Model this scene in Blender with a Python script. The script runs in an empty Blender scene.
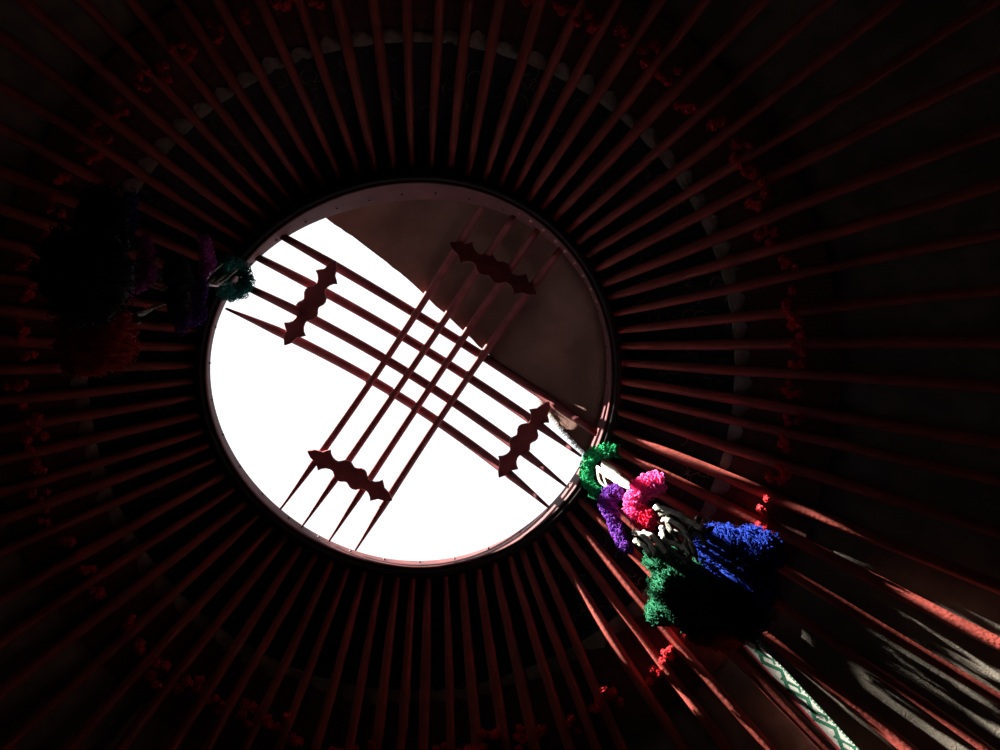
import bpy, math, random
from mathutils import Vector, Matrix, noise

# ------------------------------------------------------------------ camera
SC = bpy.context.scene
COL = SC.collection
FPX, PX, PY = 800.0, 500.0, 375.0          # focal length in pixels, image centre
ZEN = (470.0, 300.0)                       # where straight-up falls in the picture
CAMZ, ZR = 1.2, 3.6                        # eye height, height of the crown ring
n = Vector((ZEN[0]-PX, ZEN[1]-PY, FPX)).normalized()
ax = (Vector((1, 0, 0)) - n*n.x).normalized()
ay = n.cross(ax)
def ray(px, py):
    d = Vector((px-PX, py-PY, FPX))
    w = Vector((ax.dot(d), ay.dot(d), n.dot(d)))
    return w / w.z
_c = ray(409, 375)
CAM = Vector((-_c.x*(ZR-CAMZ), -_c.y*(ZR-CAMZ), CAMZ))
def at(px, py, z):
    return CAM + ray(px, py)*(z-CAMZ)
cd = bpy.data.cameras.new('camera'); cam = bpy.data.objects.new('camera', cd); COL.objects.link(cam)
cd.sensor_width = 36; cd.lens = 36*FPX/1000; cd.clip_start = 0.02
right = Vector((ax.x, ay.x, n.x)); down = Vector((ax.y, ay.y, n.y)); fwd = Vector((ax.z, ay.z, n.z))
# columns of the camera frame in world space
right = Vector((ax[0], ay[0], n[0])); down = Vector((ax[1], ay[1], n[1])); fwd = Vector((ax[2], ay[2], n[2]))
M = Matrix((right, -down, -fwd)).transposed().to_4x4(); M.translation = CAM
cam.matrix_world = M
SC.camera = cam

# ------------------------------------------------------------------ light
SUN_AZ, SUN_EL, SUN_E = 29.2, 28.6, 52.0
SKY = 1.3
W = bpy.data.worlds.new('sky'); SC.world = W; W.use_nodes = True
bg = W.node_tree.nodes['Background']; bg.inputs[0].default_value = (0.93, 0.96, 1.0, 1); bg.inputs[1].default_value = SKY
sl = bpy.data.lights.new('sun', 'SUN'); sl.energy = SUN_E; sl.angle = math.radians(0.53); sl.color = (1.0, 0.93, 0.84)
so = bpy.data.objects.new('sun', sl); COL.objects.link(so)
a, e = math.radians(SUN_AZ), math.radians(SUN_EL)
SD = Vector((math.cos(a)*math.cos(e), math.sin(a)*math.cos(e), -math.sin(e)))
so.rotation_euler = SD.to_track_quat('-Z', 'Y').to_euler(); so.location = (-4, -2, 6)
pl = bpy.data.lights.new('sky_portal', 'AREA'); pl.shape = 'DISK'; pl.size = 1.3; pl.cycles.is_portal = True
po = bpy.data.objects.new('sky_portal', pl); COL.objects.link(po); po.location = (0, 0, ZR+0.4)
SC.view_settings.view_transform = 'Standard'; SC.view_settings.look = 'None'
SC.view_settings.gamma = 1; SC.view_settings.use_curve_mapping = False
SC.view_settings.exposure = 0.0
SC.cycles.max_bounces = 8; SC.cycles.diffuse_bounces = 5
SC.cycles.use_denoising = True

# ------------------------------------------------------------------ helpers
rnd = random.Random(7)
def mesh(name, verts, faces, mats, mi=None, smooth=True, parent=None):
    me = bpy.data.meshes.new(name); me.from_pydata([tuple(v) for v in verts], [], faces)
    for m in (mats if isinstance(mats, (list, tuple)) else [mats]): me.materials.append(m)
    if mi: me.polygons.foreach_set('material_index', mi)
    me.polygons.foreach_set('use_smooth', [smooth]*len(me.polygons)); me.update()
    o = bpy.data.objects.new(name, me); COL.objects.link(o)
    if parent: 
        o.parent = parent; o.matrix_parent_inverse = Matrix.Translation(-parent.location)
    return o
def thing(name, loc, label, cat, group=None):
    o = bpy.data.objects.new(name, None); COL.objects.link(o); o.location = loc
    o.empty_display_size = 0.1
    tag(o, label, cat, group); return o
def tag(o, label=None, cat=None, group=None, kind=None):
    for k, v in (('label', label), ('category', cat), ('group', group), ('kind', kind)):
        if v: o[k] = v
    return o
class MB:
    def __init__(s): s.v = []; s.f = []; s.m = []
    def tube(s, pts, rad, sides=8, m=0, cap=True, flat=1.0):
        pts = [Vector(p) for p in pts]
        if not isinstance(rad, (list, tuple)): rad = [rad]*len(pts)
        b = len(s.v); N = len(pts); u = None
        for i, p in enumerate(pts):
            t = (pts[min(i+1, N-1)] - pts[max(i-1, 0)])
            t = t.normalized() if t.length > 1e-9 else Vector((0, 0, 1))
            if u is None:
                u = t.cross(Vector((0, 0, 1)))
                if u.length < 1e-3: u = t.cross(Vector((1, 0, 0)))
            u = (u - t*u.dot(t)).normalized(); w = t.cross(u)
            for k in range(sides):
                an = 2*math.pi*k/sides
                s.v.append(p + (u*math.cos(an) + w*math.sin(an)*flat)*rad[i])
        for i in range(N-1):
            for k in range(sides):
                k2 = (k+1) % sides
                s.f.append((b+i*sides+k, b+i*sides+k2, b+(i+1)*sides+k2, b+(i+1)*sides+k)); s.m.append(m)
        if cap:
            s.f.append(tuple(b+k for k in range(sides))[::-1]); s.f.append(tuple(b+(N-1)*sides+k for k in range(sides))); s.m += [m, m]
    def grid(s, rows, closed=False, m=0):
        b = len(s.v); nr = len(rows); nc = len(rows[0])
        for r in rows: s.v += [Vector(p) for p in r]
        for i in range(nr-1):
            for j in range(nc if closed else nc-1):
                j2 = (j+1) % nc
                s.f.append((b+i*nc+j, b+i*nc+j2, b+(i+1)*nc+j2, b+(i+1)*nc+j)); s.m.append(m)
    def blob(s, c, r, m=0, seg=14, lump=0.12, sc=(1, 1, 1), fr=3.0):
        b = len(s.v); c = Vector(c); nr = seg//2
        for i in range(nr+1):
            th = math.pi*i/nr
            for j in range(seg):
                ph = 2*math.pi*j/seg
                d = Vector((math.sin(th)*math.cos(ph), math.sin(th)*math.sin(ph), math.cos(th)))
                k = r*(1+lump*noise.noise(d*fr+c*40))
                s.v.append(c + Vector((d.x*sc[0], d.y*sc[1], d.z*sc[2]))*k)
        for i in range(nr):
            for j in range(seg):
                j2 = (j+1) % seg
                s.f.append((b+i*seg+j, b+(i+1)*seg+j, b+(i+1)*seg+j2, b+i*seg+j2)); s.m.append(m)
    def build(s, name, mats, parent=None, smooth=True):
        return mesh(name, s.v, s.f, mats, s.m, smooth, parent)

def rdir():
    while True:
        v = Vector((rnd.uniform(-1, 1), rnd.uniform(-1, 1), rnd.uniform(-1, 1)))
        if 0.05 < v.length < 1: return v.normalized()
def catmull(pts, k=6):
    pts = [Vector(p) for p in pts]; P = [pts[0]*2-pts[1]] + pts + [pts[-1]*2-pts[-2]]; out = []
    for i in range(1, len(P)-2):
        for j in range(k):
            t = j/k
            out.append(0.5*((2*P[i]) + (P[i+1]-P[i-1])*t + (2*P[i-1]-5*P[i]+4*P[i+1]-P[i+2])*t*t + (3*P[i]-P[i-1]-3*P[i+1]+P[i+2])*t**3))
    out.append(pts[-1]); return out
def curl(mb, c, ls, th, m=0, out=None):
    """one small loop of yarn standing off the surface at c"""
    d = out if out is not None else rdir()
    s = d.cross(rdir())
    if s.length < 1e-3: s = d.orthogonal()
    s.normalize(); ar = rnd.uniform(1.2, 1.9)*math.pi; k = 6; pts = []
    tw = d.cross(s)*rnd.uniform(-.4, .4)*ls
    for i in range(k+1):
        t = ar*i/k
        pts.append(c + d*ls*(1-math.cos(t)) + s*ls*math.sin(t) + tw*(i/k))
    mb.tube(pts, th, 4, m, cap=False)
def fluffy(name, path, r, mat, parent, dens=900, ls=.006, th=.0013, core=.55):
    """curly chenille yarn rope along a path, radius r (number or list)"""
    pts = catmull(path, 6) if len(path) > 2 else [Vector(p) for p in path]
    R = r if isinstance(r, list) else [r]*len(path)
    rr = []
    for i in range(len(pts)):
        t = i/(len(pts)-1)*(len(R)-1); a0 = int(min(t, len(R)-2)) if len(R) > 1 else 0
        rr.append(R[a0]*(1-(t-a0)) + R[min(a0+1, len(R)-1)]*(t-a0))
    mb = MB(); mb.tube(pts, [x*core*(1+.25*noise.noise(p*60)) for x, p in zip(rr, pts)], 10)
    L = sum((pts[i+1]-pts[i]).length for i in range(len(pts)-1))
    for _ in range(int(L*dens)):
        q = rnd.random()*(len(pts)-1); i = int(q); f = q-i
        p = pts[i].lerp(pts[i+1], f); t = (pts[i+1]-pts[i]).normalized()
        d = rdir(); d = (d - t*d.dot(t)*.8).normalized()
        curl(mb, p + d*rr[i]*rnd.uniform(.35, .75), ls*rnd.uniform(.6, 1.3), th, out=d)
    return mb.build(name, mat, parent)
def pompom(name, c, r, mat, parent, nstr=420, sc=(1, 1, 1), th=.0011, lump=.25):
    c = Vector(c); mb = MB(); mb.blob(c, r*.93, seg=22, lump=lump, sc=sc)
    for _ in range(nstr):
        d = rdir(); k = r*.93*(1+lump*noise.noise(d*3.0+c*40))
        p = c + Vector((d.x*sc[0], d.y*sc[1], d.z*sc[2]))*k
        g = Vector((0, 0, -1)) - d*(-d.z)
        g = (g.normalized() if g.length > .1 else d.orthogonal()) + rdir()*.55
        L = r*rnd.uniform(.25, .5); pts = []
        for i in range(5):
            t = i/4-.5
            pts.append(p + g*L*t + d*(r*.05*(1-4*t*t)))
        mb.tube(pts, th, 4, cap=False)
        if rnd.random() < .35: curl(mb, p, r*.09, th*.8, out=d)
    return mb.build(name, mat, parent)

# ------------------------------------------------------------------ materials
def material(name, color, rough=.8, var=.25, scale=30, bump=0, bscale=60, stretch=None, spec=.3, trans=0, tcol=None, dist=.004):
    m = bpy.data.materials.new(name); m.use_nodes = True; nt = m.node_tree; N = nt.nodes; L = nt.links
    b = N['Principled BSDF']; b.inputs['Roughness'].default_value = rough
    b.inputs['Specular IOR Level'].default_value = spec
    tc = N.new('ShaderNodeTexCoord'); mp = N.new('ShaderNodeMapping'); L.new(tc.outputs['Object'], mp.inputs[0])
    if stretch: mp.inputs['Scale'].default_value = stretch
    nz = N.new('ShaderNodeTexNoise'); nz.inputs['Scale'].default_value = scale; nz.inputs['Detail'].default_value = 5
    L.new(mp.outputs[0], nz.inputs[0])
    cr = N.new('ShaderNodeValToRGB'); c = color
    cr.color_ramp.elements[0].position = .3; cr.color_ramp.elements[1].position = .72
    cr.color_ramp.elements[0].color = (c[0]*(1-var), c[1]*(1-var), c[2]*(1-var), 1)
    cr.color_ramp.elements[1].color = (min(1, c[0]*(1+var)), min(1, c[1]*(1+var)), min(1, c[2]*(1+var)), 1)
    L.new(nz.outputs['Fac'], cr.inputs[0]); L.new(cr.outputs[0], b.inputs['Base Color'])
    if bump:
        n2 = N.new('ShaderNodeTexNoise'); n2.inputs['Scale'].default_value = bscale; n2.inputs['Detail'].default_value = 4
        L.new(mp.outputs[0], n2.inputs[0])
        bp = N.new('ShaderNodeBump'); bp.inputs['Strength'].default_value = bump; bp.inputs['Distance'].default_value = dist
        L.new(n2.outputs['Fac'], bp.inputs['Height']); L.new(bp.outputs[0], b.inputs['Normal'])
    if trans:
        t = N.new('ShaderNodeBsdfTranslucent'); t.inputs[0].default_value = (*(tcol or color), 1)
        mx = N.new('ShaderNodeMixShader'); mx.inputs[0].default_value = trans
        L.new(b.outputs[0], mx.inputs[1]); L.new(t.outputs[0], mx.inputs[2]); L.new(mx.outputs[0], N['Material Output'].inputs[0])
    return m
M_POLE = material('red_painted_wood', (.32, .062, .047), .42, .3, 18, .3, 120, spec=.5)
M_BAR = material('old_red_wood', (.19, .042, .044), .65, .3, 25, .1, 60, spec=.15)
M_HOOP = material('varnished_red_hoop', (.09, .024, .026), .65, .3, 12, .35, 60, spec=.15)
M_COLLAR = material('near_black_wood', (.02, .014, .014), .8, .3, 20, .3, 60)  # even near-black base colour for the collar
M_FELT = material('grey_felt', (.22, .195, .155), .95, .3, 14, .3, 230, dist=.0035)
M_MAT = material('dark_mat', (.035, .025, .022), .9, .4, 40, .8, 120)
M_CREAM = material('cream_band', (.28, .23, .185), .9, .3, 40, .6, 200)
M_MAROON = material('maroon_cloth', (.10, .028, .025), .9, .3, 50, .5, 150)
M_TUFT = material('bright_red_wool', (.62, .04, .05), .9, .25, 80, spec=.08)
M_COVER = material('brown_cover_felt', (.17, .088, .068), .95, .35, 7, .9, 300, trans=.012, tcol=(.8, .35, .25), dist=.002)
M_WOOLF = material('raw_wool', (.35, .28, .20), .95, .2, 60, trans=.08)
M_WALL = material('dark_reed_screen', (.09, .05, .035), .9, .4, 20, .6, 80)
M_FLOOR = material("red_carpet", (.03, .016, .013), .95, .4, 3, .3, 80)
M_GREEN = material('emerald_wool', (.015, .27, .10), .9, .3, 90, spec=.08)
M_DGREEN = material('bottle_green_wool', (.007, .075, .034), .9, .35, 90, spec=.08)
M_TEAL = material('teal_wool', (.03, .22, .18), .9, .3, 90, spec=.08)
M_PINK = material('hot_pink_wool', (.90, .10, .32), .9, .25, 90, spec=.08)
M_PURPLE = material('violet_wool', (.12, .03, .26), .9, .3, 90, spec=.08)
M_MAGENTA = material('plum_wool', (.36, .05, .30), .9, .3, 90, spec=.08)
M_BLUE = material('royal_blue_wool', (.006, .022, .20), .9, .3, 90, spec=.08)
M_CRIM = material('crimson_wool', (.65, .02, .07), .9, .25, 90, spec=.08)
M_RED = material('brick_red_wool', (.55, .05, .03), .9, .3, 90, spec=.08)
M_WHITE = material('white_wool', (.80, .77, .70), .9, .12, 90, spec=.08)
M_GREYW = material('grey_wool', (.26, .26, .22), .9, .35, 70, spec=.08)
M_DGREYW = material('charcoal_wool', (.10, .10, .085), .9, .4, 70, spec=.08)
M_BLACKSHADEW = material('black_shaded_wool', (.02, .016, .016), .9, .3, 90, spec=.08)  # black for the strap fringe; on pompoms it puts shade into the colour
M_STRAPW = material('strap_white', (.50, .49, .44), .9, .08, 120, .4, 300)
M_STRAPG = material('strap_green', (.015, .11, .06), .9, .15, 120, .4, 300)
M_STRAPR = material('strap_red', (.42, .03, .04), .9, .15, 120, .4, 300)
M_HAIR = material('stray_hair', (.40, .30, .24), .7, .2, 50)
M_NAIL = material('iron_nail', (.05, .05, .05), .5, .2, 50)

# ------------------------------------------------------------------ shape of the roof
SL, R0 = .68, .62
def roofz(r, off=0): return ZR+.034-(r-R0)*SL-off
def cone(px, py, off=0):
    d = ray(px, py); lo, hi = .2, 5.0
    for _ in range(50):
        m = (lo+hi)/2; P = CAM+d*m
        if P.z < roofz(math.hypot(P.x, P.y), off): lo = m
        else: hi = m
    return CAM+d*lo
def fit_fourier(pts, K=3):
    """least squares r(theta) through the points"""
    import numpy as np
    th = np.array([math.atan2(p.y, p.x) for p in pts]); r = np.array([math.hypot(p.x, p.y) for p in pts])
    A = np.stack([np.ones_like(th)] + [f(k*th) for k in range(1, K+1) for f in (np.cos, np.sin)], 1)
    A2 = np.vstack([A, np.eye(A.shape[1])*.05*(np.arange(A.shape[1]) > 2)[:, None]]); r2 = np.concatenate([r, np.zeros(A.shape[1])])
    c = np.linalg.lstsq(A2, r2, rcond=None)[0]
    return lambda t: float(c[0] + sum(c[1+2*(k-1)]*math.cos(k*t) + c[2+2*(k-1)]*math.sin(k*t) for k in range(1, K+1)))
low = [(252.8, 254.7), (310, 211.8), (354, 192), (398, 183.9), (430.8, 185), (481.4, 194.2), (532, 219.5), (576, 260.2), (598, 302), (606.8, 332.8), (611, 378), (604, 426), (585, 466), (553.6, 510), (532, 533), (480, 557), (420, 566), (369, 561.5), (330, 545), (275, 513), (242, 480), (216.7, 430), (207, 380), (212, 330), (228, 290)]
RL = fit_fourier([at(x, y, ZR) for x, y in low])
UZ = .09
upp = [(288, 236), (327.6, 221), (376, 204.5), (420, 200), (480, 207), (530, 228), (572, 264), (593, 304), (604, 345), (605, 380), (598, 424), (578, 462), (548, 505), (520, 530), (480, 549), (420, 558), (369, 554), (330, 539), (282, 508), (250, 477), (223, 430), (213, 380), (217, 335), (232, 293), (258, 259)]
RU = fit_fourier([at(x, y, ZR+UZ) for x, y in upp])
def dome(x, y):
    r = math.hypot(x, y)/.6
    return ZR+.065+.26*(1-min(r, 1)**2)

# ------------------------------------------------------------------ room shell
RW, HW = 2.75, 2.15
mb = MB(); NS = 304
radii = [.60, .66, .74, .84, .95] + [1.05+.1*i for i in range(17)] + [RW+.03]
def roofpt(r, t, off=0):
    w = .013*noise.noise(Vector((math.cos(t)*r*4, math.sin(t)*r*4, 3))) + .0025*noise.noise(Vector((math.cos(t)*r*22, math.sin(t)*r*22, 8)))
    return Vector((r*math.cos(t), r*math.sin(t), roofz(r, off)+w+.022))
rads = []
r = .60
while r < RW+.03: rads.append(r); r += .035
rads.append(RW+.03)
def rin(r, t): return max(r, RL(t)+.030+(r-.60)*.5)
mb.grid([[roofpt(rin(r, 2*math.pi*j/NS), 2*math.pi*j/NS) for j in range(NS)] for r in rads], closed=True)
mb.grid([[roofpt(rin(r, 2*math.pi*j/NS), 2*math.pi*j/NS)+Vector((0, 0, .02)) for j in range(NS)] for r in rads[::4]], closed=True)
tag(mb.build('ceiling', M_FELT), kind='structure')
mb = MB(); mb.grid([[(rr*math.cos(2*math.pi*j/96), rr*math.sin(2*math.pi*j/96), z) for j in range(96)] for rr, z in ((RW, 0), (RW, HW), (RW+.05, HW+.04), (RW+.05, 0))], closed=True)
tag(mb.build('wall_round', M_WALL), kind='structure')
mb = MB(); mb.v = [Vector((3*math.cos(2*math.pi*j/64), 3*math.sin(2*math.pi*j/64), z)) for z in (0, -.05) for j in range(64)]
mb.f = [tuple(range(64)), tuple(range(127, 63, -1))] + [(j, (j+1) % 64, 64+(j+1) % 64, 64+j)[::-1] for j in range(64)]; mb.m = [0]*66
tag(mb.build('floor', M_FLOOR, smooth=False), kind='structure')

# dark mat between the crown and the first band
BC = (411.0, 366.0)
def ringpt(pr, t, off):          # a point of the roof on the circle of bands
    return cone(BC[0]+pr*math.cos(t), BC[1]+pr*math.sin(t), off)
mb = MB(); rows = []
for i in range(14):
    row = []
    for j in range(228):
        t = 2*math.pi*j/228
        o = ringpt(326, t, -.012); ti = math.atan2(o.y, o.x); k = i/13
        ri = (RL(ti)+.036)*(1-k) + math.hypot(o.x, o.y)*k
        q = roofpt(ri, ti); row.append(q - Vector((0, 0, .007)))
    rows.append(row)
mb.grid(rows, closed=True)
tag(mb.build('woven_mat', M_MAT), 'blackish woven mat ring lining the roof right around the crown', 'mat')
# stray hairs on the mat
mb = MB()
for _ in range(420):
    t = rnd.uniform(0, 2*math.pi); p = ringpt(rnd.uniform(228, 320), t, .0)
    q = Vector((-p.y, p.x, 0)).normalized(); rd = Vector((p.x, p.y, 0)).normalized()-Vector((0, 0, SL)); rd.normalize()
    R_ = rnd.uniform(.008, .028); a0 = rnd.uniform(0, 6.28); ar = rnd.uniform(1, 3.5)
    mb.tube([p + (q*math.cos(a0+ar*i/7) + rd*math.sin(a0+ar*i/7))*R_*(1-.05*i) for i in range(8)], .0009, 3, cap=False)
tag(mb.build('loose_hairs', M_HAIR), 'fine curled hairs clinging to the dark mat around the crown', 'hair', kind='stuff')

# ------------------------------------------------------------------ poles
AX = (428.0, 356.0)
ang = [(2.0, 3.0), (7.3, 8.2), (11.5, 12), (16.2, 16.8), (21.9, 22.1), (26.4, 26.7), (30.6, 30.9), (34.8, 35.2), (39, 39.4), (43.4, 44.2), (48.2, 48.9), (52.1, 52.6), (56.4, 56.9),
       (60.2, 63.4), (64.2, 66.6), (67.8, 69.8), (72.3, 74.8), (76.8, 78.8), (81.2, 82.7), (85.4, 86.3), (90.1, 90.5), (93.9, 93.9), (97.9, 97.5), (102, 101.4),
       (106.4, 106), (110.7, 110.5), (115.1, 114.8), (119.4, 119.3), (123.8, 123.6), (128.2, 128), (132.5, 132.6), (136.9, 137), (141.2, 141.6), (145.6, 146), (149.9, 150.5),
       (154.3, 155.1), (158, 158.7), (161.6, 162.4), (165.7, 166.5), (170.1, 170.2), (174, 174), (177.8, 178.2), (182.1, 182.0),
       (186.3, 186), (190.6, 190.3), (194.8, 194.6), (199.1, 199), (203.3, 203.4), (207.6, 207.8), (211.8, 212.2), (216.2, 216.8), (220.4, 221.2), (224.2, 225.6), (228.5, 230),
       (233.4, 235.0), (238.5, 239.4), (243.6, 244.9), (249.2, 250.2), (254, 255.8), (259.6, 261.2), (265, 266.3), (270.9, 271.7), (276.8, 277), (282.5, 281.6), (287.8, 287.4), (292.7, 293.3),
       (297.4, 298.1), (302.6, 303), (307.4, 308), (312.4, 313.2), (318, 318.2), (322.6, 323), (327.6, 328), (332.6, 333), (337.6, 338), (342, 343), (347.2, 347.6), (352.3, 353), (357, 358.2)]
NP = len(ang)
ordn = ['first', 'second', 'third', 'fourth', 'fifth', 'sixth', 'seventh', 'eighth', 'ninth', 'tenth', 'eleventh', 'twelfth']
def near(v): return min(range(NP), key=lambda i: abs((ang[i][1]-v+180) % 360-180))
anchors = {near(270): "straight above the crown in the photo", near(0): "pointing straight right in the photo", near(90): "straight below the crown in the photo", near(180): "pointing straight left in the photo",
           near(52): "that is brightest in the sun", near(315): "pointing to the upper right corner", near(232): "pointing to the upper left corner", near(135): "pointing to the lower left corner"}
polepts = []
for i, (a0, a1) in enumerate(ang):
    def exy(th, k=1.0):
        c_, s_ = math.cos(math.radians(th)), math.sin(math.radians(th))
        t = 150.0
        while True:
            x, y = AX[0]+c_*t, AX[1]+s_*t
            if ((x-408)/214)**2+((y-376)/203)**2 >= k: return x, y
            t += .5
    jit = rnd.uniform(-2, 3)
    x0, y0 = exy(a0); p0 = cone(x0, y0, .012)
    rr = 420; x1, y1 = AX[0]+rr*math.cos(math.radians(a1)), AX[1]+rr*math.sin(math.radians(a1))
    p1 = cone(x1, y1, .012)
    d = (p1-p0); d2 = Vector((d.x, d.y, 0)).normalized(); d3 = (d2 + Vector((0, 0, -SL))).normalized()
    # keep the pole in its plane but lying along the roof
    q0 = p0 + Vector((0, 0, 0)); pts = []; rads_ = []
    Ltot = 2.35; nseg = 34; bx = rnd.uniform(0, 50); side = Vector((-d2.y, d2.x, 0)); w = rnd.uniform(.0125, .0165)
    for k in range(nseg+1):
        s_ = Ltot*k/nseg
        p = q0 + d2*(s_*.82)
        r_ = math.hypot(p.x, p.y)
        if r_ > RW-.05: break
        z = roofz(r_, .016) - .05*max(0, r_-1.9)**2
        wob = noise.noise(Vector((s_*1.3, bx, 0)))*.012*min(1, s_*2)
        wz = (.016*noise.noise(Vector((s_*1.9, bx, 5)))+.006)*min(1, s_*2.5)
        pts.append(Vector((p.x, p.y, z+wz-.003)) + side*wob)
        rads_.append(w*min(1, .72+s_*.9)*(1+.09*noise.noise(Vector((s_*9, bx, 9)))))
    t0 = (pts[1]-pts[0]).normalized()
    pts = [pts[0]-t0*.035, pts[0]-t0*.028] + pts; rads_ = [rads_[0]*.35, rads_[0]*.72] + rads_
    mb = MB(); mb.tube(pts, rads_, 10)
    polepts.append(pts)
    o = mb.build('roof_pole', M_POLE)
    if i in anchors: lab = 'red wooden roof pole ' + anchors[i]
    else:
        best = min(anchors, key=lambda k: min((i-k) % NP, (k-i) % NP))
        cw = (i-best) % NP; cc = (best-i) % NP
        k = min(cw, cc)
        lab = 'red roof pole, %s %s from the pole %s' % (ordn[k-1], 'clockwise' if cw <= cc else 'counterclockwise', anchors[best].replace(' in the photo', ''))
    tag(o, lab, 'pole', 'red roof poles fanning out from the crown')

# ------------------------------------------------------------------ bands tied round the poles
NB = 79*8
mb = MB(); inner = []; outer = []
gap = [math.radians(a[1]) for a in ang]
def gapphase(t):                 # 0..1 inside the gap between two poles, seen from the band centre
    return t
def project(P):
    q = Vector(P)-CAM
    v = right*0
    cx = ax.x*q.x+ay.x*q.y+n.x*q.z; cy = ax.y*q.x+ay.y*q.y+n.y*q.z; cz = ax.z*q.x+ay.z*q.y+n.z*q.z
    return cx/cz*FPX+PX, cy/cz*FPX+PY
def crossing(pts, rp):
    lst = []
    for p in pts:
        x, y = project(p); lst.append((math.hypot(x-BC[0], y-BC[1]), math.atan2(y-BC[1], x-BC[0])))
    for (ra, ta), (rb, tb) in zip(lst, lst[1:]):
        if ra <= rp <= rb: return ta
    return lst[-1][1]
c331 = sorted(crossing(p, 333) % (2*math.pi) for p in polepts)
rows = [[], [], []]
for i, t in enumerate(c331):
    t2 = c331[(i+1) % NP] + (2*math.pi if i == NP-1 else 0)
    th = rnd.uniform(6, 12) if rnd.random() < .85 else 2
    for k in range(6):
        f = k/6; tt = t+(t2-t)*f
        tri = max(0, 1-abs(f-.40)*2.6)
        sag = 2.0*math.sin(math.pi*f)
        for rI, pr in enumerate((326-sag, 331-sag*.5, 333+th*tri)):
            rows[rI].append(ringpt(pr, tt, -.006 + .004*math.cos(f*6.28) + (.004 if rI == 1 else 0)))
mb.grid(rows, closed=True)
low_ = [[p+Vector((0, 0, .006)) for p in r_] for r_ in rows]; mb.grid([rows[0], low_[0], low_[1], low_[2], rows[2]], closed=True)
tag(mb.build('woven_band', M_CREAM), 'cream toothed woven band circling the roof behind the poles', 'band')

fr = thing('fringe_band', (0, 0, roofz(1.05)), 'dark red cloth band with red wool tufts, wider circle outside the cream band', 'band')
mb = MB(); rows = []
for pr in (337, 352, 366, 384, 402, 418, 430):
    rows.append([ringpt(pr, 2*math.pi*j/316, -.010+.004*noise.noise(Vector((j*.3, pr*.1, 0)))) for j in range(316)])
mb.grid(rows, closed=True)
mb.build('cloth', M_MAROON, fr)
c385 = sorted(crossing(p, 385) % (2*math.pi) for p in polepts)
protos = []
for k in range(5):
    m2 = MB(); nb = rnd.choice((3, 4, 5))
    for b_ in range(nb):
        c = Vector((rnd.uniform(-.028, .028), rnd.uniform(-.022, .022), -.006*b_))
        m2.blob(c, .008, seg=10, lump=.4)
        for _ in range(34):
            d = rdir(); curl(m2, c+d*.006, rnd.uniform(.002, .0045), .0011, out=d)
    me = bpy.data.meshes.new('wool_tuft'); me.from_pydata([tuple(v) for v in m2.v], [], m2.f); me.materials.append(M_TUFT); me.polygons.foreach_set('use_smooth', [True]*len(me.polygons)); protos.append(me)
for i, t in enumerate(c385):
    t2 = c385[(i+1) % NP] + (2*math.pi if i == NP-1 else 0)
    p = ringpt(385+rnd.uniform(-7, 9), t+(t2-t)*rnd.uniform(.3, .7), .036)
    o = bpy.data.objects.new('wool_tuft', rnd.choice(protos)); COL.objects.link(o); o.parent = fr
    o.location = p-fr.location; o.rotation_euler = (rnd.uniform(-.5, .5), rnd.uniform(-.5, .5), rnd.uniform(0, 6.28)); s = rnd.uniform(.75, 1.15); o.scale = (s, s, s)

# patterned strap in the sun
def strap():
    A0, A1 = cone(741, 633, .034), cone(915, 822, .034)
    d = (A1-A0); L = d.length; d.normalize(); up = Vector((A0.x, A0.y, 0)).normalized(); nrm = (up*SL+Vector((0, 0, 1))).normalized()
    sd = d.cross(nrm).normalized()
    a_, b_ = project(A0+sd*.02), project(A0)
    if a_[0] < b_[0]: sd = -sd                       # v runs towards the upper right
    Wd = .040; nu, nv = 330, 30; mb = MB(); mi = []
    rows = []
    for i in range(nu+1):
        u = i/nu*L
        rows.append([A0 + d*u + sd*((j/nv-.5)*Wd) + nrm*(.0025*math.cos((j/nv-.5)*3)+.003*noise.noise(Vector((u*6, 0, 2)))) for j in range(nv+1)])
    mb.grid(rows)
    P = .088
    for i in range(nu):
        for j in range(nv):
            u = (i+.5)/nu*L; v = (j+.5)/nv; w = (u/P) % 1.0
            if v < .13: m = 2
            else:
                m = 0; vv = (v-.13)/.87
                z = 1-abs(2*w-1)                     # triangular wave 0..1..0
                if abs(vv-(.14+.60*z)) < .15: m = 1
                w2 = (w+.36) % 1.0; z2 = 1-abs(2*w2-1)
                if abs(vv-(.30+.52*z2)) < .10 and .10 < w2 < .62 and vv > .42: m = 1
                if vv > .88 and (int(u*300) % 3): m = 1
                if w > .62 and abs(vv-.46-.9*(w-.8)) < .10 and w < .9: m = 1
            mi.append(m)
    mb.m = mi
    # back side for thickness
    mb.grid([[p+nrm*.003 for p in (r_[0], r_[-1])] for r_ in rows], m=0)
    t = thing('patterned_strap', A0, 'white woven strap with green zigzag pattern and red edge, lit by sun', 'strap')
    mb.build('webbing', [M_STRAPW, M_STRAPG, M_STRAPR], t, smooth=False)
    m2 = MB()
    for k in range(16):
        s = A0 + sd*((k/15-.5)*Wd); m2.tube([s, s-d*rnd.uniform(.006, .02)-nrm*.004+sd*rnd.uniform(-.005, .005), s-d*rnd.uniform(.014, .032)-nrm*rnd.uniform(0, .01)+sd*rnd.uniform(-.008, .008)], .0018, 5)
    m2.build('knotted_fringe', M_BLACKSHADEW, t)['label'] = 'black knotted fringe end'
strap()

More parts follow.
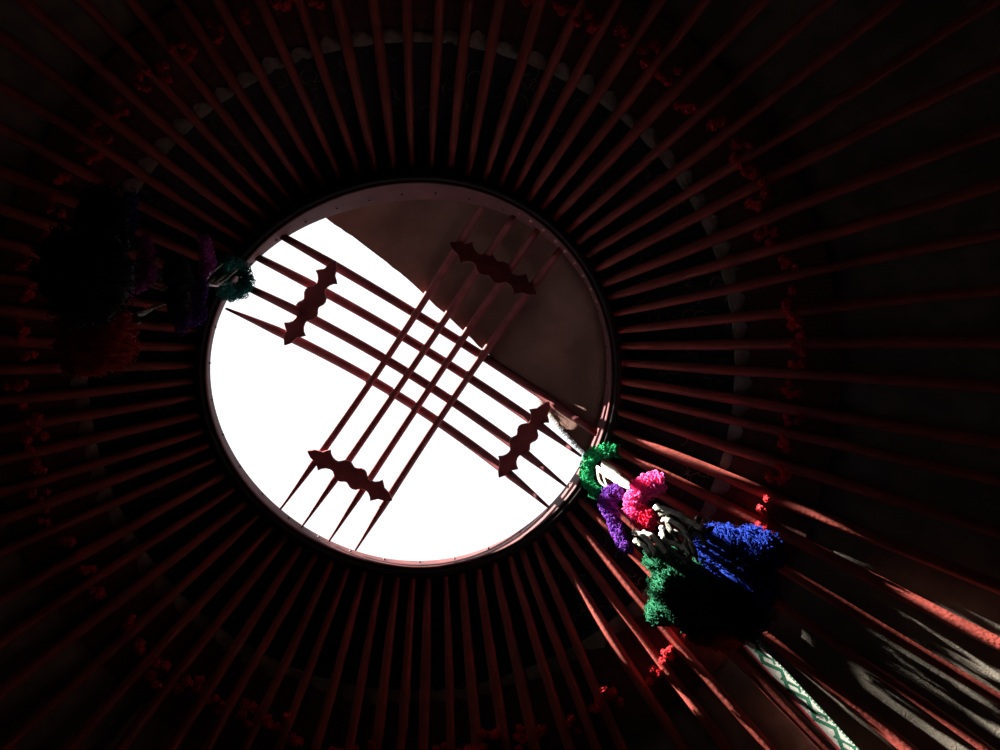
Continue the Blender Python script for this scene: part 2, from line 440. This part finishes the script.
# ------------------------------------------------------------------ crown
cr = thing('crown_ring', (0, 0, ZR), 'round wooden roof crown of the tent with crossing curved bars under open sky', 'roof crown')
NH = 180
def hp(f, z, extra=0):
    return [Vector(((f(2*math.pi*j/NH)+extra)*math.cos(2*math.pi*j/NH), (f(2*math.pi*j/NH)+extra)*math.sin(2*math.pi*j/NH), z)) for j in range(NH)]
mb = MB()
mb.grid([hp(RL, ZR-.004, .010), hp(RL, ZR-.006, .004), hp(RL, ZR, 0), hp(RL, ZR+.012, .001), hp(RU, ZR+UZ-.012, .001), hp(RU, ZR+UZ, .004), hp(RU, ZR+UZ, .045), hp(RL, ZR+.01, .05), hp(RL, ZR-.002, .022), hp(RL, ZR-.004, .010)], closed=True)
mb.build('hoop', M_HOOP, cr)
mb = MB()
mb.grid([hp(RL, ZR-.005, .009), hp(RL, ZR-.012, .014), hp(RL, ZR-.016, .024), hp(RL, ZR-.006, .036), hp(RL, ZR+.05, .042)], closed=True)
mb.build('collar', M_COLLAR, cr)
mb = MB()                                            # nail heads inside the hoop
for k in range(34):
    t = 2*math.pi*(k+.3)/34; f = .55+.1*rnd.random()
    rr_ = RL(t)*(1-f)+RU(t)*f
    mb.blob((rr_*math.cos(t), rr_*math.sin(t), ZR+UZ*f), .004, seg=8, lump=0)
mb.build('nail_heads', M_NAIL, cr)
def end_on_hoop(px, py, z): return at(px, py, z)
EZ = ZR+.055
Abars = [((282, 236), (598, 434)), ((256, 256.5), (581, 456)), ((250, 288.5), (566, 486)), ((226, 308.5), (549, 507.5))]
Bbars = [((280.5, 509), (489, 195)), ((302, 526.5), (517, 211)), ((329, 541), (540, 226)), ((355.5, 550), (562, 247))]
def bar(pa_, pb_, lift, wid, taper0, taper1):
    a_ = at(*pa_, EZ); b_ = at(*pb_, EZ); N_ = 26; pts = []
    L = (b_-a_).length
    for k in range(N_+1):
        t = k/N_; p = a_.lerp(b_, t)
        # height: an arch through both ends following the crown's dome
        z = EZ + (dome(p.x, p.y)-ZR-.055)*min(1, 6*t, 6*(1-t)) + lift*min(1, 8*t*(1-t))
        h = (L/1.15)**2*.30*4*t*(1-t)
        pts.append(Vector((p.x, p.y, EZ+h+lift*min(1, 8*t*(1-t)))))
    side = (b_-a_); side.z = 0; side.normalize(); side = Vector((-side.y, side.x, 0))
    mb = MB(); rows = []
    for k, p in enumerate(pts):
        t = k/N_; wt = min(1, taper0+(1-taper0)*t*8) * min(1, taper1+(1-taper1)*(1-t)*8)
        h = .011*(.55+.45*wt); w_ = wid*wt; up = Vector((0, 0, 1)); row = []
        for q in range(8):
            an = 2*math.pi*(q+.5)/8; row.append(p + side*w_*max(-1, min(1, 1.15*math.cos(an))) + up*h*max(-1, min(1, 1.15*math.sin(an))))
        rows.append(row)
    mb.grid(rows, closed=True)
    b0 = 0; mb.f.append(tuple(range(8))[::-1]); mb.m.append(0); e0 = (len(rows)-1)*8; mb.f.append(tuple(e0+q for q in range(8))); mb.m.append(0)
    mb.build('crossbar', M_BAR, cr)
    return pts
AP = [bar(p, q, .024, .0150, .7 if i < 3 else .22, .25 if i else .7) for i, (p, q) in enumerate(Abars)]
BP = [bar(p, q, .0, .0128, .25, .7) for i, (p, q) in enumerate(Bbars)]
# scalloped tie plates under each set of four bars
half = [(0, .05), (.05, .35), (.10, .46), (.13, .52), (.16, .78), (.19, 1.0), (.215, .72), (.25, .52), (.29, .43), (.32, .45), (.345, .62), (.375, .85), (.41, .94), (.445, .90), (.475, .76), (.50, .68)]
def plate(pa_, pb_, wid, bars, dz):
    mid = at((pa_[0]+pb_[0])/2, (pa_[1]+pb_[1])/2, ZR+.25)
    def barz(p):                                     # height of the bar set above a point
        best = None
        for b_ in bars:
            for u_, v_ in zip(b_, b_[1:]):
                for f in (0, .5):
                    q = u_.lerp(v_, f); dd = (q.x-p.x)**2+(q.y-p.y)**2
                    if best is None or dd < best[0]: best = (dd, q.z)
        return best[1]
    def place(px, py):
        z = ZR+.2
        for _ in range(6):
            p = at(px, py, z); z = barz(p)-.014-dz
        return at(px, py, z)
    A_, B_ = place(*pa_), place(*pb_)
    low_ = min(min(barz(A_.lerp(B_, f/12))-.014-A_.lerp(B_, f/12).z-.012*4*f/12*(1-f/12) for f in range(1, 12)), 0)
    A_ = at(*pa_, A_.z+low_); B_ = at(*pb_, B_.z+low_)
    d = B_-A_; d2 = Vector((d.x, d.y, 0)).normalized(); sd = Vector((-d2.y, d2.x, 0)); L = d.length
    prof = half + [(1-x, y) for x, y in half[-2::-1]]
    # refine the outline
    out = []
    for (x0, y0), (x1, y1) in zip(prof, prof[1:]):
        for f in (0, .5): out.append((x0+(x1-x0)*f, y0+(y1-y0)*f))
    out.append(prof[-1]); mb = MB(); rows = []
    for x, y in out:
        zz = A_.z+(B_.z-A_.z)*x + .012*4*x*(1-x); c = Vector((A_.x+(B_.x-A_.x)*x, A_.y+(B_.y-A_.y)*x, zz))
        yw = max(.03, y)*wid
        rows.append([c+sd*yw-Vector((0, 0, .005)), c+sd*yw*.9-Vector((0, 0, .007)), c-sd*yw*.9-Vector((0, 0, .007)), c-sd*yw-Vector((0, 0, .005)), c-sd*yw+Vector((0, 0, .005)), c+sd*yw+Vector((0, 0, .005))])
    mb.grid(rows, closed=True); mb.f.append((5, 4, 3, 2, 1, 0)); mb.m.append(0); b = (len(rows)-1)*6; mb.f.append(tuple(b+q for q in range(6))); mb.m.append(0)
    mb.build('tie_plate', M_BAR, cr, smooth=False)
plate((336, 261), (285, 345), .040, AP, 0)
plate((549, 402), (499, 477), .040, AP, 0)
plate((308, 451), (392, 500), .040, BP, 0)
plate((450, 243), (536, 294), .040, BP, 0)

# ------------------------------------------------------------------ felt cover drawn half over the crown
def coverz(x, y):
    r = math.hypot(x, y)
    if r < .6: z = max(dome(x, y)+.075-.03*(r/.6), ZR+UZ+.008)
    else: z = ZR+UZ+.012
    if r > .67: z -= (r-.67)*SL
    return z
def on_cover(px, py):
    z = ZR+.2
    for _ in range(12):
        p = at(px, py, z); z = .5*z+.5*coverz(p.x, p.y)
    return at(px, py, z)
edge_px = [(262, 168), (295, 193), (328, 219.5), (352, 236), (380, 257), (405, 277), (430, 300), (455, 323), (478, 345), (500, 364), (522, 382), (540, 399), (556, 421), (573, 440), (588, 455), (604, 470), (630, 492)]
EDGE = catmull([on_cover(*p) for p in edge_px], 4)
nn = Vector((.58, -.81, 0)).normalized()
mb = MB(); rows = []; cols = 40
for i in range(cols+1):
    row = []
    for k, p in enumerate(EDGE):
        q = p + nn*(1.05*(i/cols))
        z = coverz(q.x, q.y) + .004*noise.noise(Vector((q.x*9, q.y*9, 4)))
        if i == 0: q = q + nn*.004*noise.noise(Vector((k*1.7, 0, 0)))
        row.append(Vector((q.x, q.y, z)))
    rows.append(row)
mb.grid(rows); top = [[p+Vector((0, 0, .012)) for p in r_] for r_ in rows]; mb.grid(top); mb.grid([rows[0], top[0]]); mb.grid([rows[-1], top[-1]])
cv = thing('felt_cover', EDGE[len(EDGE)//2], 'brown felt flap drawn over the upper right half of the crown', 'felt cover')
mb.build('felt_sheet', M_COVER, cv)
mb = MB()
for _ in range(520):
    i = rnd.randrange(44, min(60, len(EDGE)-1)); p = EDGE[i].lerp(EDGE[i+1], rnd.random()) + Vector((0, 0, rnd.uniform(-.003, .012)))
    d = -nn + rdir()*.9; d.normalize(); L = rnd.uniform(.006, .016); b_ = rdir()*L*.4
    mb.tube([p-d*.004, p+d*L*.5+b_*.5, p+d*L+b_], .0006, 3, cap=False)
mb.build('frayed_edge', M_WOOLF, cv)

# ------------------------------------------------------------------ yarn tassels
HANG = .572                                            # how far the sunlit tassel hangs below the crown
def tz(z): return ZR-(ZR-z)*HANG
def tat(x, y, z): return at(x, y, tz(z))
def tr(r, z): return r*(tz(z)-CAMZ)/(z-CAMZ)
T = thing('yarn_tassel', cone(600, 462, .0), 'bright yarn tassel with green loop, pink, violet and blue wool, in the sun', 'tassel')
T['group'] = 'wool tassels hanging from the crown ring'
fluffy('wool_loop', [tat(618, 450, 3.50), tat(606, 451, 3.52), tat(594, 455, 3.55), tat(587, 467, 3.56), tat(589, 482, 3.5), tat(598, 495, 3.42)], .019, M_GREEN, T, 2600, .0055, .0014)
mb = MB()
for k in range(9):
    o_ = rnd.uniform(-5, 5); o2 = rnd.uniform(-4, 4)
    mb.tube(catmull([tat(600+o_*.6, 466+o2, 3.46), tat(612+o_, 474+o2, 3.34), tat(622+o_, 484-o2, 3.2), tat(634+o2, 493+o_*.6, 3.08)], 5), .0045, 7)
mb.build('cord', M_WHITE, T)['label'] = 'thick white wool cords'
mb = MB()
for k in range(5):
    o_ = rnd.uniform(-4, 4)
    mb.tube(catmull([tat(600+o_, 470, 3.46), tat(603+o_, 482, 3.35), tat(612, 492+o_*.5, 3.25)], 5), .003, 6)
mb.build('cord', M_GREYW, T)
fluffy('wool_ruffle', [tat(662, 483, 3.02), tat(651, 484, 3.03), tat(640, 491, 3.05), tat(634, 503, 3.06), tat(636, 514, 3.03), tat(642, 524, 3.0)], [.026, .032, .032, .026, .022, .014], M_PINK, T, 5200, .0065, .0014, .6)
fluffy('wool_ruffle', [tat(650, 512, 3.0), tat(645, 521, 2.98), tat(650, 528, 2.95)], [.024, .026, .016], M_CRIM, T, 3000, .006, .0014)
fluffy('wool_ruffle', [tat(624, 492, 3.16), tat(613, 493, 3.2), tat(607, 503, 3.2), tat(612, 515, 3.16), tat(616, 527, 3.12), tat(621, 540, 3.06), tat(628, 552, 3.0)], [.018, .022, .021, .017, .013, .011, .005], M_PURPLE, T, 3800, .0058, .0013)
def cords(parent, paths, mat, r=.006):
    for pth in paths:
        pts = catmull(pth, 5); mb = MB()
        u0 = rnd.uniform(0, 6)
        for s in range(3):
            q = []
            for i, p in enumerate(pts):
                an = u0+s*2.09+i*.55; q.append(p+Vector((math.cos(an), math.sin(an), 0))*r*.55)
            mb.tube(q, [r*.62*(1+.3*noise.noise(p*90)) for p in q], 7)
        mb.build('twisted_cord', mat, parent)
def cat2(x, y, z): return at(x, y, ZR-(ZR-z)*.84)
cords(T, [[cat2(655, 508, 2.98), cat2(664, 509, 2.9), cat2(680, 515, 2.8), cat2(694, 524, 2.72), cat2(704, 530, 2.64)],
          [cat2(663, 520, 2.95), cat2(672, 521, 2.86), cat2(683, 529, 2.76), cat2(690, 541, 2.7), cat2(696, 556, 2.62)],
          [cat2(662, 532, 2.93), cat2(664, 540, 2.86), cat2(676, 545, 2.78), cat2(688, 552, 2.68)],
          [cat2(700, 518, 2.7), cat2(690, 530, 2.74), cat2(686, 544, 2.7), cat2(690, 558, 2.62)]], M_GREYW, .0058)
cords(T, [[cat2(634, 533, 2.98), cat2(642, 535, 2.9), cat2(650, 544, 2.8), cat2(656, 556, 2.66)],
          [cat2(643, 533, 2.97), cat2(652, 536, 2.88), cat2(660, 545, 2.78), cat2(668, 557, 2.66)],
          [cat2(635, 541, 2.96), cat2(644, 546, 2.86), cat2(650, 556, 2.72)]], M_GREYW, .0055)
cords(T, [[cat2(660, 514, 2.97), cat2(672, 512, 2.88), cat2(686, 522, 2.8), cat2(700, 536, 2.7), cat2(708, 548, 2.64)],
          [cat2(668, 528, 2.92), cat2(680, 534, 2.84), cat2(698, 534, 2.74), cat2(712, 528, 2.68)],
          [cat2(652, 540, 2.88), cat2(666, 546, 2.82), cat2(680, 556, 2.72), cat2(690, 566, 2.64)],
          [cat2(668, 514, 2.93), cat2(668, 526, 2.9), cat2(676, 538, 2.82), cat2(680, 552, 2.72)]], M_DGREYW, .005)
mb = MB()                                             # pale knotted ends
for x, y,  z in ((657, 506, 2.99), (664, 509, 2.96), (662, 528, 2.96), (662, 534, 2.95), (635, 532, 3.0), (644, 533, 3.0), (636, 541, 2.98), (706, 520, 2.7), (698, 519, 2.72)):
    mb.blob(cat2(x, y, z), .0075, seg=10, lump=.2, sc=(1, 1, 1.3))
mb.build('cord_knots', M_WHITE, T)['label'] = 'white knotted cord ends'
for x, y, z, r_, m_, ns_, sc_ in (
        (665, 561, 2.62, .034, M_DGREEN, 600, (1.15, .85, 1.0)), (684, 590, 2.52, .054, M_DGREEN, 1000, (1.0, .95, 1.1)), (706, 612, 2.52, .050, M_DGREEN, 800, (1.1, .9, 1.1)),
        (661, 611, 2.54, .026, M_DGREEN, 420, (1, 1, 1.1)), (697, 567, 2.58, .020, M_MAGENTA, 260, (1, 1, 1)),
        (722, 549, 2.54, .044, M_BLUE, 800, (1, .95, 1.1)), (752, 552, 2.50, .046, M_BLUE, 800, (1.1, .8, 1.1)), (742, 580, 2.48, .056, M_BLUE, 700, (1.0, 1.0, 1.0)),
        (716, 628, 2.50, .042, M_RED, 500, (1.3, .8, 1.0)), (742, 612, 2.48, .046, M_BLACKSHADEW, 400, (1, 1, 1))):  # last pompom takes black as its unlit tone
    pompom('pompom', tat(x, y, z), tr(r_, z), m_, T, ns_, sc_)

K = thing('yarn_tassel', cone(236, 275, 0), 'shaded yarn tassel with teal loop, violet ruffles and red pompom, left of the crown', 'tassel')
K['group'] = 'wool tassels hanging from the crown ring'
fluffy('wool_loop', [at(226, 262, 3.48), at(238, 266, 3.55), at(246, 277, 3.57), at(243, 288, 3.55), at(232, 293, 3.5), at(222, 290, 3.44)], .020, M_TEAL, K, 2400, .0055, .0013)
fluffy('wool_loop', [at(226, 268, 3.45), at(218, 276, 3.4), at(224, 287, 3.44)], .022, M_TEAL, K, 1700, .0055, .0013)
def branchy(parent, base, tips, mat, r=.0022):
    mb = MB()
    for tp in tips:
        m_ = (Vector(base)+Vector(tp))/2 + rdir()*.012
        mb.tube(catmull([base, m_, tp], 6), [r*(1+.5*noise.noise(Vector(tp)*50+Vector((i, 0, 0)))) for i in range(13)], 6)
    mb.build('cord', mat, parent)
branchy(K, at(200, 287, 3.25), [at(222, 264, 3.4), at(228, 272, 3.42), at(214, 276, 3.4), at(226, 284, 3.42), at(206, 274, 3.3), at(236, 270, 3.45)], M_GREYW, .0034)
branchy(K, at(203, 283, 3.22), [at(213, 266, 3.3), at(218, 286, 3.35)], M_WHITE, .0028)
fluffy('wool_ruffle', [at(203, 236, 3.1), at(206, 250, 3.15), at(208, 262, 3.2), at(203, 271, 3.2), at(196, 279, 3.18)], [.006, .010, .014, .014, .012], M_MAGENTA, K, 3000, .005, .0012)
fluffy('wool_ruffle', [at(200, 280, 3.18), at(199, 292, 3.15), at(198, 304, 3.1), at(200, 316, 3.08), at(192, 320, 3.05), at(184, 317, 3.02), at(181, 331, 2.98)], [.016, .014, .011, .010, .012, .012, .005], M_PURPLE, K, 2600, .005, .0012)
branchy(K, at(147, 283, 2.9), [at(170, 262, 3.05), at(163, 272, 3.05), at(172, 284, 3.05), at(158, 258, 3.0), at(178, 290, 3.08), at(150, 255, 3.0), at(175, 291, 3.1)], M_GREYW, .003)
branchy(K, at(136, 314, 2.88), [at(156, 306, 3.0), at(168, 303, 3.05), at(143, 308, 2.95), at(133, 323, 2.85)], M_GREYW, .0034)
fluffy('wool_ruffle', [at(141, 238, 2.9), at(147, 250, 2.92), at(144, 262, 2.9), at(149, 272, 2.9), at(143, 282, 2.88), at(128, 288, 2.84), at(112, 292, 2.8)], [.008, .010, .013, .013, .012, .009, .006], M_MAGENTA, K, 2400, .005, .0012)
fluffy('wool_ruffle', [at(104, 292, 2.78), at(109, 296, 2.78)], .012, M_TEAL, K, 2400, .005, .0012)
fluffy('wool_ruffle', [at(130, 196, 2.66), at(128, 208, 2.68), at(127, 222, 2.7), at(124, 232, 2.7)], [.006, .013, .015, .010], M_BLUE, K, 2600, .005, .0012)
pompom('pompom', at(97, 335, 2.62), .058, M_RED, K, 900, (1.05, 1.15, 1.1))
pompom('pompom', at(84, 362, 2.6), .030, M_RED, K, 400, (1.2, .8, 1))
pompom('pompom', at(105, 225, 2.55), .048, M_BLACKSHADEW, K, 600, (.8, 1.3, 1))  # shade put into a black base colour, blue only on the ruffle
pompom('pompom', at(85, 275, 2.45), .060, M_BLACKSHADEW, K, 500, (1.1, 1.3, 1.2))
pompom('pompom', at(178, 275, 3.0), .035, M_BLACKSHADEW, K, 300, (.8, 1.2, 1.2))
pompom('pompom', at(178, 300, 3.0), .030, M_BLACKSHADEW, K, 300, (.8, 1.1, 1.2))
